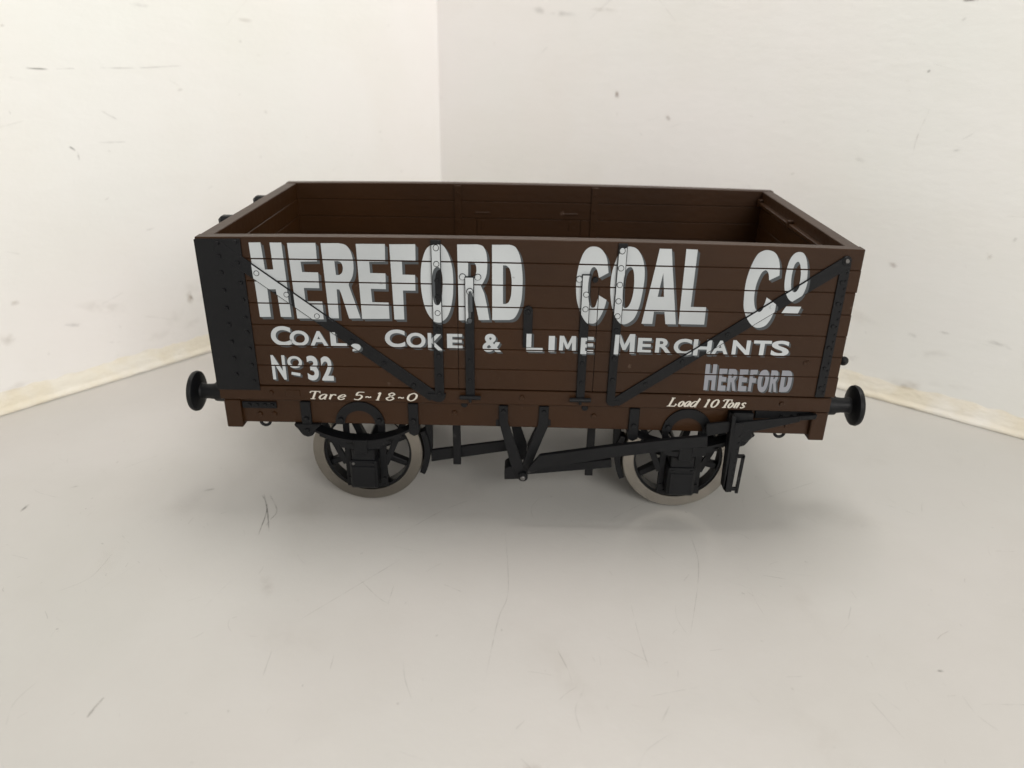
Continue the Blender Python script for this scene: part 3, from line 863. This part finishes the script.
# ---- ironwork of both sides
def ironwork(mirror, parent):
    near = not mirror
    col = paint_at if near else (lambda x, z: BK)
    def piece(name, fn, par=parent):
        m = M(warp=True, mirror=mirror)
        fn(m)
        return m.build(name, par)
    def plate(m):
        m.rail(-HL + 0.0, -49.8, -0.28, 0.02, 28.2, 57.0, BK, 0.08, 3)
        for z in (56.3, 54.0, 51.06, 47.79, 44.47, 41.3, 38.0, 34.75, 31.42):
            m.bolt(-53.8, z, -0.27, 0.36, 0.3, BK)
        for z in (56.5, 52.9, 49.2, 46.1, 42.7, 39.9, 36.7, 33.45, 30.1):
            m.bolt(-50.65, z, -0.27, 0.34, 0.26, BK)
        m.prism([(-57.9, 28.3), (-57.7, 28.3), (-57.7, 56.9), (-57.9, 56.9)], -0.28, 6, BK, 0.03)
        for z in (54.5, 50.6, 46.2, 41.8, 37.4, 33.0):
            m.lathe([(0, 0.35), (0.2, 0.3), (0.28, 0.1)], (-57.88, 1.4, z), (-1, 0, 0), BK, 10)
    piece('corner_plate', plate)
    def diag_l(m):
        m.prism(DIAG_L, -0.35, 0.02, BK, 0.05)
        for x, z in ((-47.6, 51.05), (-42.7, 47.2), (-37.6, 43.25), (-31.6, 38.55), (-26.0, 34.2), (-20.6, 29.9)):
            m.bolt(x, z, -0.34, 0.40, 0.22, col(x, z))
    piece('diagonal_strap', diag_l)
    def diag_r(m):
        m.prism(DIAG_R, -0.40, 0.02, BK, 0.05)
        for x, z in ((43.5, 46.8), (36.4, 41.4), (28.9, 35.9), (22.6, 31.2)):
            m.bolt(x, z, -0.38, 0.40, 0.22, col(x, z))
    piece('diagonal_strap', diag_r)
    def s1(m):
        m.rail(-16.65, -14.95, -0.5, 0.02, 27.4, 57.05, BK, 0.06, 1)
        arc = [(-15.8 - 2.3 * math.cos(t) * (1 if math.cos(t) > 0 else 0.5), 28.3 - 1.75 * math.sin(t)) for t in [i * math.pi / 12 for i in range(13)]]
        m.prism(arc, -0.55, 0.02, BK, 0.06)
        for z in (55.9, 53.3, 50.3, 47.3, 44.3, 41.2, 36.0, 32.0, 28.3):
            m.bolt(-15.75, z, -0.49, 0.42, 0.22, col(-15.75, z))
    piece('side_knee', s1)
    def s4(m):
        m.prism(STRAP_4, -0.5, 0.02, BK, 0.06)
        arc = [(16.75 - 1.25 * math.cos(t), 27.7 - 1.25 * math.sin(t)) for t in [i * math.pi / 12 for i in range(13)]]
        m.prism(arc, -0.52, 0.02, BK, 0.06)
        for z in (56.0, 53.2, 50.2, 47.2, 44.4, 41.7, 36.2, 31.9):
            m.bolt(16.4, z, -0.49, 0.44, 0.22, col(16.4, z))
    piece('side_knee', s4)
    door = near_door if near else far_door
    def hinge(x0, x1, bx, zt):
        xc = (x0 + x1) / 2
        def fn(m):
            m.prism(HINGE_L if x0 < 0 else HINGE_R, -0.55, 0.02, BK, 0.06)
            for x in bx:
                m.bolt(x, 50.95, -0.02, 0.5, 0.5, col(x, 50.95))
            for z in (48.3, 45.6) if x0 > 0 else (43.0,):
                m.bolt(xc, z, -0.54, 0.44, 0.22, col(xc, z))
            for z in (35.2, 31.2):
                m.bolt(xc, z, -0.54, 0.36, 0.18, BK)
            if x0 < 0:      # door pin lying against the hinge
                m.tube([(xc + 0.15, -0.75, 48.6), (xc + 0.2, -0.8, 47), (xc + 0.2, -0.75, 44.8)], 0.36, SH if near else BK, 8)
                m.bolt(xc + 0.1, 48.5, -0.7, 0.5, 0.35, WH if near else BK)
            m.tube([(xc - 1.95, -0.75, 27.75), (xc + 1.95, -0.75, 27.75)], 0.42, BK, 10)
            m.tube([(xc, -0.9, 27.75), (xc, -0.9, 26.9)], 0.28, BK, 8)
        piece('door_hinge', fn, door)
    hinge(-10.85, -9.2, (-11.25, -8.55), 51.1)
    hinge(9.85, 11.4, (9.3, 12.1), 51.9)
    def sp(m):
        pts = [(1.3, 38.0), (1.3, 45.0)] + [(0.475 + 0.825 * math.cos(t), 45.0 + 0.9 * math.sin(t)) for t in [i * math.pi / 8 for i in range(1, 8)]] + [(-0.35, 45.0), (-0.35, 38.0)]
        m.prism(pts, -0.6, 0.02, BK, 0.06)
        m.bolt(0.47, 44.9, -0.59, 0.45, 0.25, BK)
    piece('door_bumper', sp, door)
    def sr(m):
        m.prism(rect(54.25, 55.95, 29.35, 55.0), -0.32, 0.02, BK, 0.06)
        for i in range(17):
            m.bolt(55.6, 53.2 - i * 1.42, -0.31, 0.2, 0.16, BK)
        for z in (51.5, 47.6, 43.4, 39.3, 35.2, 31.3):
            m.bolt(54.95, z, -0.31, 0.36, 0.2, BK)
        m.bolt(55.05, 55.35, -0.02, 0.85, 0.5, BK)
        m.bolt(55.0, 55.4, -0.5, 0.38, 0.4, PN if near else BK)
    piece('corner_strap', sr)
    def loose(m):
        for x, z in ((51.3, 36.1), (51.9, 36.25)):
            m.bolt(x, z, -0.0, 0.34, 0.16, BR)
    piece('plank_bolt', loose)
ironwork(False, near_side)
ironwork(True, far_side)

# ---- ends
def end(left):
    m = M()
    x0, x1 = (-HL + 0.02, -HL + TH) if left else (HL - TH + 0.1, HL + 0.1)
    for i, (z0, z1) in enumerate(PL):
        m.box(x0 + (0.02 if left else 0), x1 - (0 if left else 0.02), TH + 0.02, W - TH - 0.02, z0, z1 - 0.04, BR, 0.12)
    m.box(x0 + 0.4, x1 - 0.4, TH, W - TH, 29.3, 56.9, BR, 0.02)
    o = m.build('end_panel', wagon)
    if left:
        for y in (19.5, 40.0):
            k = M()
            k.box(-60.8, -57.72, y - 1.35, y + 1.35, 21, 56.85, BK, 0.6)
            for z in (54.2, 50.5, 46.5, 42.5, 38.5, 34.5, 30.5):
                k.lathe([(0, 0.45), (0.25, 0.4), (0.32, 0.2)], (-60.78, y, z), (-1, 0, 0), BK, 12)
            k.build('end_stanchion', o)
    else:
        k = M()
        k.box(54.5, 55.5, 3.0, 53.6, 54.2, 55.0, BR, 0.1)
        for y in (30.5, 53.0):
            k.box(54.35, 55.52, y - 0.6, y + 0.6, 54.0, 55.6, BR, 0.12)
        k.build('inner_rail', o)
        for y in (12.5, 28.25, 44.0):
            k = M()
            k.box(57.7, 58.25, y - 1.1, y + 1.1, 26.2, 56.6, BK, 0.1)
            for z in (54, 50, 46, 42, 38, 34, 30):
                k.lathe([(0, 0.4), (0.2, 0.35), (0.28, 0.15)], (58.23, y, z), (1, 0, 0), BK, 12)
            k.build('door_strap', o)
        k = M()
        k.tube([(58.75, 1.2, 36.3), (58.75, W - 1.2, 36.3)], 0.45, BK, 12)
        for y, s in ((0.3, 1), (W - 0.3, -1)):
            k.lathe([(-0.9 + 1.8 * i / 10, 0.9 * math.sin(math.pi * max(0.02, min(0.98, i / 10)))) for i in range(11)], (58.65, y + 0.6 * s, 36.3), (0, 1, 0), BK, 16)
        k.build('door_bar', o)
    return o
end(True)
end(False)
m = M()
for i in range(13):
    a = -HL + TH + i * (2 * (HL - TH)) / 13
    m.box(a + 0.06, a + 2 * (HL - TH) / 13 - 0.06, TH, W - TH, 29.0, 30.2, BR, 0.1)
m.build('floor_boards', wagon)

# ---- underframe
def nut(m, x, z, y, mi=BR, r=0.45):
    m.bolt(x, z, y, r, 0.3, mi)
for mir in (False, True):
    c = M(warp=True, mirror=mir)
    c.rail(-HL + 0.1, HL - 0.25, -0.06, 3.2, 26.1, 28.98, BR, 0.14)
    for x in (-47.8, -0.35, 48.4):
        nut(c, x, 27.7, -0.05)
    c.box(-45.0, -42.3, -0.2, 0, 27.0, 28.3, BR, 0.08)
    c.build('curb_rail', wagon)
    s = M(warp=True, mirror=mir)
    s.rail(-54.2, 54.7, 1.0, 4.0, 20.8, 26.08, BR, 0.15)
    for x, z in ((-13.2, 23.7), (13.5, 23.65), (-50.9, 22.6), (-48.1, 22.65), (50.5, 22.6)):
        nut(s, x, z, 1.02, BR, 0.5)
    for x, z in ((-11.3, 25.5), (11.7, 25.35)):
        nut(s, x, z, 1.02, BK, 0.62)
    so = s.build('solebar', wagon)
    for bx0, bx1, bz0, bz1, bxs in ((-54.0, -47.4, 23.95, 25.35, (-52.6, -51.1, -49.6, -48.2)), (44.0, 54.4, 24.2, 26.0, (49, 51, 53))):
        k = M(warp=True, mirror=mir)
        k.box(bx0, bx1, 0.58, 1.02, bz0, bz1, BK, 0.1)
        for x in bxs:
            k.bolt(x, 24.7, 0.62, 0.4, 0.3, BK)
        k.build('corner_bracket', so)
    for cx in (-31.5, 31.5):
        k = M(warp=True, mirror=mir)
        po = [(cx + 4.75 * math.cos(t), 20.85 + 4.85 * math.sin(t)) for t in [math.pi * i / 20 for i in range(21)]]
        pi_ = [(cx + 3.0 * math.cos(t), 20.85 + 3.0 * math.sin(t)) for t in [math.pi * i / 20 for i in range(21)]]
        for i in range(20):
            pass
        ring = po + pi_[::-1]
        f0 = [(x, z) for x, z in po]
        # horseshoe plate built ring by ring
        vs_ = []
        for (ax, az), (bx_, bz) in zip(po, pi_):
            vs_.append([k.bm.verts.new((ax, 0.55, az)), k.bm.verts.new((bx_, 0.55, bz)), k.bm.verts.new((bx_, 1.02, bz)), k.bm.verts.new((ax, 1.02, az))])
        for a, b in zip(vs_, vs_[1:]):
            for i in range(4):
                j = (i + 1) % 4
                k.bm.faces.new((a[i], b[i], b[j], a[j])).material_index = BK
        k.bm.faces.new(vs_[0]).material_index = BK
        k.bm.faces.new(vs_[-1][::-1]).material_index = BK
        for x in (cx - 3.65, cx + 3.75):
            k.bolt(x, 21.9, 0.56, 0.5, 0.4, BK)
        k.build('axleguard_crown', so)
        # shackle straps and spring shoes either side
        for sx in (-10.3, 10.4):
            k = M(warp=True, mirror=mir)
            x = cx + sx
            k.box(x - 0.95, x + 0.95, 0.35, 1.02, 20.0, 25.6, BK, 0.1)
            k.bolt(x, 22.0, 0.36, 0.5, 0.35, BK)
            if abs(x) > 35:
                k.prism([(x - 2.5, 20.9), (x - 2.3, 20.3), (x - 1.6, 20.0), (x - 1.5, 19.2), (x - 0.9, 18.4), (x, 18.1), (x + 0.9, 18.4), (x + 1.5, 19.2), (x + 1.6, 20.0), (x + 2.5, 20.4), (x + 2.6, 20.9)], 0.1, 2.6, BK, 0.15)
                k.bolt(x, 19.6, 0.12, 0.5, 0.35, BK)
            else:
                k.prism([(x - 1.0, 20.6), (x - 1.0, 19.2), (x, 18.6), (x + 1.0, 19.2), (x + 1.0, 20.6)], 0.3, 2.6, BK, 0.15)
            k.build('spring_shoe', so)

    # running gear of this side
    for cx, sg in ((-31.75, -1), (31.75, 1)):
        k = M(mirror=mir)          # leaf spring: bowed leaves, shorter towards the bottom
        for lf in range(4):
            hlen = 9.8 - lf * 1.9
            top, bot = [], []
            for i in range(17):
                u = -1 + i / 8
                x = cx + u * hlen
                zz = 16.95 + 2.75 * ((x - cx) / 9.8) ** 2 - lf * 0.52
                top.append((x, zz + 0.5))
                bot.append((x, zz))
            for i in range(16):
                k.prism([bot[i], bot[i + 1], top[i + 1], top[i]], 0.5 + 0.03 * lf, 3.3 - 0.03 * lf, BK, 0)
        bmesh.ops.remove_doubles(k.bm, verts=k.bm.verts, dist=1e-4)
        k.box(cx - 1.3, cx + 1.3, 0.3, 3.5, 14.6, 17.6, BK, 0.12)
        k.build('leaf_spring', wagon)
        k = M(mirror=mir)          # axleguard: W-shaped plate behind the spring
        yA, yB = 3.9, 4.6
        for px0, px1 in ((-4.1, -2.9), (2.9, 4.3)):
            k.box(cx + px0, cx + px1, yA, yB, 5.6, 21.2, BK, 0.08)
        k.prism(bar2(cx - 8.3, 20.4, cx - 4.0, 10.2, 0.6), yA + 0.05, yB - 0.05, BK, 0.05)
        k.prism(bar2(cx + 8.3, 20.4, cx + 4.0, 10.2, 0.6), yA + 0.05, yB - 0.05, BK, 0.05)
        k.prism([(cx - 9.3, 20.0), (cx + 9.3, 20.0), (cx + 9.3, 21.0), (cx - 9.3, 21.0)], yA, yB, BK, 0.05)
        k.box(cx - 4.1, cx + 4.5, yA + 0.1, yB - 0.1, 4.9, 5.6, BK, 0.08)
        k.bolt(cx - 3.5, 7.0, yA, 0.35, 0.3, BK)
        k.bolt(cx + 3.7, 7.0, yA, 0.35, 0.3, BK)
        k.build('axleguard', wagon)
        k = M(mirror=mir)
        k.box(cx - 2.75 , cx + 2.75, 1.3, 6.0, 6.0, 12.3, BK, 0.3)
        k.box(cx - 2.35, cx + 2.35, 1.0, 1.45, 6.4, 11.2, BK, 0.15)
        k.box(cx - 2.3, cx + 2.3, 1.8, 5.8, 12.2, 14.8, BK, 0.2)
        k.bolt(cx - 1.9, 11.8, 1.32, 0.3, 0.2, PN if sg < 0 else BK)
        k.bolt(cx + 1.9, 11.8, 1.32, 0.3, 0.2, BK)
        k.build('axlebox', wagon)
        # wheel
        WZ, R = 11.7, 11.25
        k = M(mirror=mir)
        k.lathe([(0, 9.0), (0, R - 0.15), (0.15, R), (2.5, R + 0.03), (2.9, R + 0.25), (3.3, R + 0.45), (3.8, R + 0.4), (3.9, 8.9)], (cx, 6.2, WZ), (0, 1, 0), ST, 96, closed=True)
        hub = k.build('wheel', wagon, angle=40)
        k = M(mirror=mir)
        k.lathe([(0, 9.05), (0, 8.5), (2.6, 8.5), (2.6, 9.05)], (cx, 6.6, WZ), (0, 1, 0), BK, 64, closed=True)
        k.lathe([(0, 1.9), (0.4, 2.2), (2.4, 2.2), (2.8, 1.8)], (cx, 6.9, WZ), (0, 1, 0), BK, 32)
        for i in range(8):
            t = math.radians(22.5 + 45 * i + (8 if sg > 0 else 0))
            k.prism(bar2(cx + 1.6 * math.cos(t), WZ + 1.6 * math.sin(t), cx + 8.5 * math.cos(t), WZ + 8.5 * math.sin(t), 0.75, 0.6), 7.2, 9.0, BK, 0.15)
        k.build('wheel_spokes', hub)
        # brake shoe and hanger, inboard of each wheel
        k = M(mirror=mir)
        s1_ = -sg
        sh = []
        for i in range(9):
            t = math.radians(-26 + i * 6)
            sh.append((cx + s1_ * (R + 0.35) * math.cos(t), WZ + (R + 0.35) * math.sin(t)))
        out = [(cx + s1_ * ((R + 1.5) * math.cos(math.radians(-26 + i * 6))), WZ + (R + 1.5) * math.sin(math.radians(-26 + i * 6))) for i in range(8, -1, -1)]
        k.prism(sh + out, 7.0, 9.2, BK, 0.1)
        k.prism([(cx + s1_ * 11.7, 21), (cx + s1_ * 13.4, 21), (cx + s1_ * 13.2, 12), (cx + s1_ * 12.0, 11)], 7.6, 8.6, BK, 0.08)
        k.build('brake_shoe', wagon)
    # vee hanger
    k = M(mirror=mir)
    k.prism([(-4.65, 25.7), (-2.95, 25.7), (-2.95, 22.1), (0.2, 12.6), (0.6, 10.2), (-0.6, 9.6), (-1.4, 10.8), (-2.3, 13.0), (-4.65, 22.3)], 0.45, 1.05, BK, 0.07)
    k.prism([(3.0, 25.7), (4.85, 25.7), (4.85, 21.6), (1.9, 13.0), (0.8, 10.2), (-0.2, 10.4), (-0.1, 12.6), (3.0, 22.0)], 0.52, 1.12, BK, 0.07)
    for x in (-3.8, 3.95):
        k.bolt(x, 24.6, 0.5, 0.42, 0.3, BK)
    for x, z in ((-4.9, 21.6), (4.95, 21.9)):
        k.box(x - 0.35, x + 0.35, 0.9, 1.3, z - 0.5, z + 0.9, BK, 0.08)
    k.prism([(-3.5, 9.3), (-0.6, 9.5), (-0.6, 11.9), (-1.2, 12.3), (-2.6, 12.3), (-3.5, 11.6)], 0.6, 4.5, BK, 0.12)
    k.prism([(-2.7, 21), (-1.2, 21), (0.9, 14.6), (0.9, 11.0), (-0.9, 11.0)], 5.6, 6.2, BK, 0.07)
    k.prism([(3.4, 21), (4.9, 21), (1.9, 11.0), (0.95, 11.0), (0.95, 14.6)], 5.65, 6.25, BK, 0.07)
    vh = k.build('vee_hanger', wagon)
    k = M(mirror=mir)
    k.lathe([(0, 1.0), (0.5, 1.0), (0.8, 0.8)], (0.2, 0.45, 10.4), (0, -1, 0), BK, 18)
    k.lathe([(0, 0.5), (0.35, 0.48), (0.5, 0.3)], (0.15, -0.3, 10.4), (0, -1, 0), PN, 14)
    k.build('pivot_pin', vh)
    # push rods and guard straps
    k = M(mirror=mir)
    k.prism([(-18.9, 11.6), (-18.9, 8.95), (-1.0, 12.3), (-1.0, 14.6)], 7.6, 8.4, BK, 0.06)
    k.build('push_rod', wagon)
    k = M(mirror=mir)
    k.prism([(0.5, 8.0), (0.5, 9.3), (18.0, 12.1), (18.2, 10.2)], 4.8, 5.6, BK, 0.06)
    k.build('push_rod', wagon)
    for x0, zb in ((-14.2, 9.2), (13.0, 7.3)):
        k = M(mirror=mir)
        k.prism([(x0 , 21.2), (x0 + 1.6, 21.2), (x0 + 1.6, zb), (x0, zb)], 6.2, 6.9, BK, 0.08)
        k.build('safety_strap', wagon)

    # brake lever with its rack
    k = M(mirror=mir)
    k.prism([(1.3, 13.6), (3.4, 16.4), (16.7, 18.75), (29.2, 20.7), (35.0, 21.5), (35.2, 19.2), (16.8, 16.3), (3.5, 13.6), (2.0, 12.6), (1.0, 12.3)], -1.9, -0.9, BK, 0.12)
    k.prism([(34.6, 23.6), (40.0, 24.4), (40.0, 22.3), (34.8, 21.0)], -1.2, -0.5, BK, 0.1)
    k.prism([(40.5, 24.1), (52.0, 25.75), (52.0, 24.6), (43.5, 22.2), (40.5, 21.9)], -1.25, -0.6, BK, 0.12)
    k.prism([(52.0, 25.6), (55.2, 25.9), (55.0, 25.0), (52.0, 24.7)], -0.9, 0.5, BK, 0.1)
    k.build('brake_lever', wagon)
    k = M(mirror=mir)
    k.prism([(39.75, 24.4), (41.4, 24.4), (41.0, 9.3), (39.9, 9.2), (39.35, 9.9)], -2.0, -1.6, BK, 0.08)
    k.prism([(39.0, 25.8), (39.75, 25.8), (39.9, 9.3), (39.3, 9.9)], -2.0, 0.4, BK, 0.08)
    k.box(38.9, 43.4, -0.6, 0.9, 23.6, 25.8, BK, 0.1)
    k.lathe([(0, 1.35), (0.6, 1.35), (0.8, 1.1)], (42.3, -0.3, 21.3), (0, -1, 0), BK, 20)
    k.box(41.2, 43.6, -0.9, -0.3, 21.3, 24.0, BK, 0.1)
    for i in range(8):
        k.lathe([(0, 0.24), (0.12, 0.22)], (41.0 - i * 0.03, -2.0, 21.6 - i * 1.45), (0, -1, 0), BK, 10)
    k.prism([(42.0, 17.5), (42.6, 17.5), (42.3, 9.0), (41.7, 9.0)], -2.0, -1.5, BK, 0.06)
    k.box(41.2, 42.5, -2.0, -1.5, 16.9, 17.6, BK, 0.06)
    k.box(40.9, 42.0, -2.0, -1.5, 9.6, 10.3, BK, 0.06)
    k.build('lever_rack', wagon)
    # horse hooks under the solebar
    for x in (-50.3, 49.6):
        k = M(mirror=mir)
        k.tube([(x + 0.95 * math.cos(t), 1.7, 20.8 + 0.95 * math.sin(t)) for t in [2 * math.pi * i / 20 for i in range(20)]], 0.3, BK, 8, cyc=True)
        k.build('horse_hook', so)

for sg in (-1, 1):
    k = M()
    a, b = (-57.2, -54.15) if sg < 0 else (54.65, 57.55)
    k.box(a, b, 0.0, W - 0.0, 20.1, 25.95, BR, 0.16)
    for y in (6, 11, 24, 32, 45, 50):
        for z in (22, 24.4):
            k.lathe([(0, 0.45), (0.3, 0.4), (0.4, 0.2)], (sg * (abs(a if sg < 0 else b) - 0.02), y, z), (sg, 0, 0), BR, 12)
    k.build('headstock', wagon)
    k = M()
    k.tube([(sg * 31.55, 7, 11.75), (sg * 31.55, W - 7, 11.75)], 1.1, BK, 20)
    k.build('axle', wagon)
    for y in (8.3, W - 8.3):
        k = M()
        cz = 23.75
        X = sg * 57.3
        k.box(min(X, X + sg * 0.9), max(X, X + sg * 0.9), y - 2.6, y + 2.6, cz - 2.6, cz + 2.6, BK, 0.3)
        k.lathe([(0.6, 2.6), (1.0, 2.4), (3.0, 2.05), (4.6, 1.95), (4.7, 1.65), (6.0, 1.5), (7.4, 1.5)], (X, y, cz), (sg, 0, 0), BK, 28)
        bo = k.build('buffer', wagon)
        k = M()
        k.lathe([(7.0, 1.3), (7.6, 1.7), (7.9, 3.4), (8.25, 4.0), (8.7, 4.1), (9.2, 3.9), (9.55, 2.8), (9.7, 1.2)], (X, y, cz), (sg, 0, 0), BK, 40)
        k.build('buffer_head', bo)
    # coupling hook and three links
    k = M()
    y = W / 2
    x = sg * 57.3
    k.tube([(x, y, 23.5), (x + sg * 2.6, y, 23.5), (x + sg * 3.8, y, 24.1), (x + sg * 4.0, y, 25.2), (x + sg * 3.2, y, 25.8)], 0.55, BK, 10)
    ho = k.build('coupling_hook', wagon)
    for i in range(3):
        k = M()
        cz = 22.4 - i * 3.0
        pts = []
        for j in range(20):
            t = 2 * math.pi * j / 20
            u, v = 0.9 * math.cos(t), 1.75 * math.sin(t)
            pts.append((x + sg * 3.2 + (u if i % 2 else 0), y + (0 if i % 2 else u), cz + v))
        k.tube(pts, 0.28, BK, 8, cyc=True)
        k.build('coupling_link', ho)

for o in bpy.data.objects:
    if o.type == 'MESH' and not o.get('kind'):
        pass
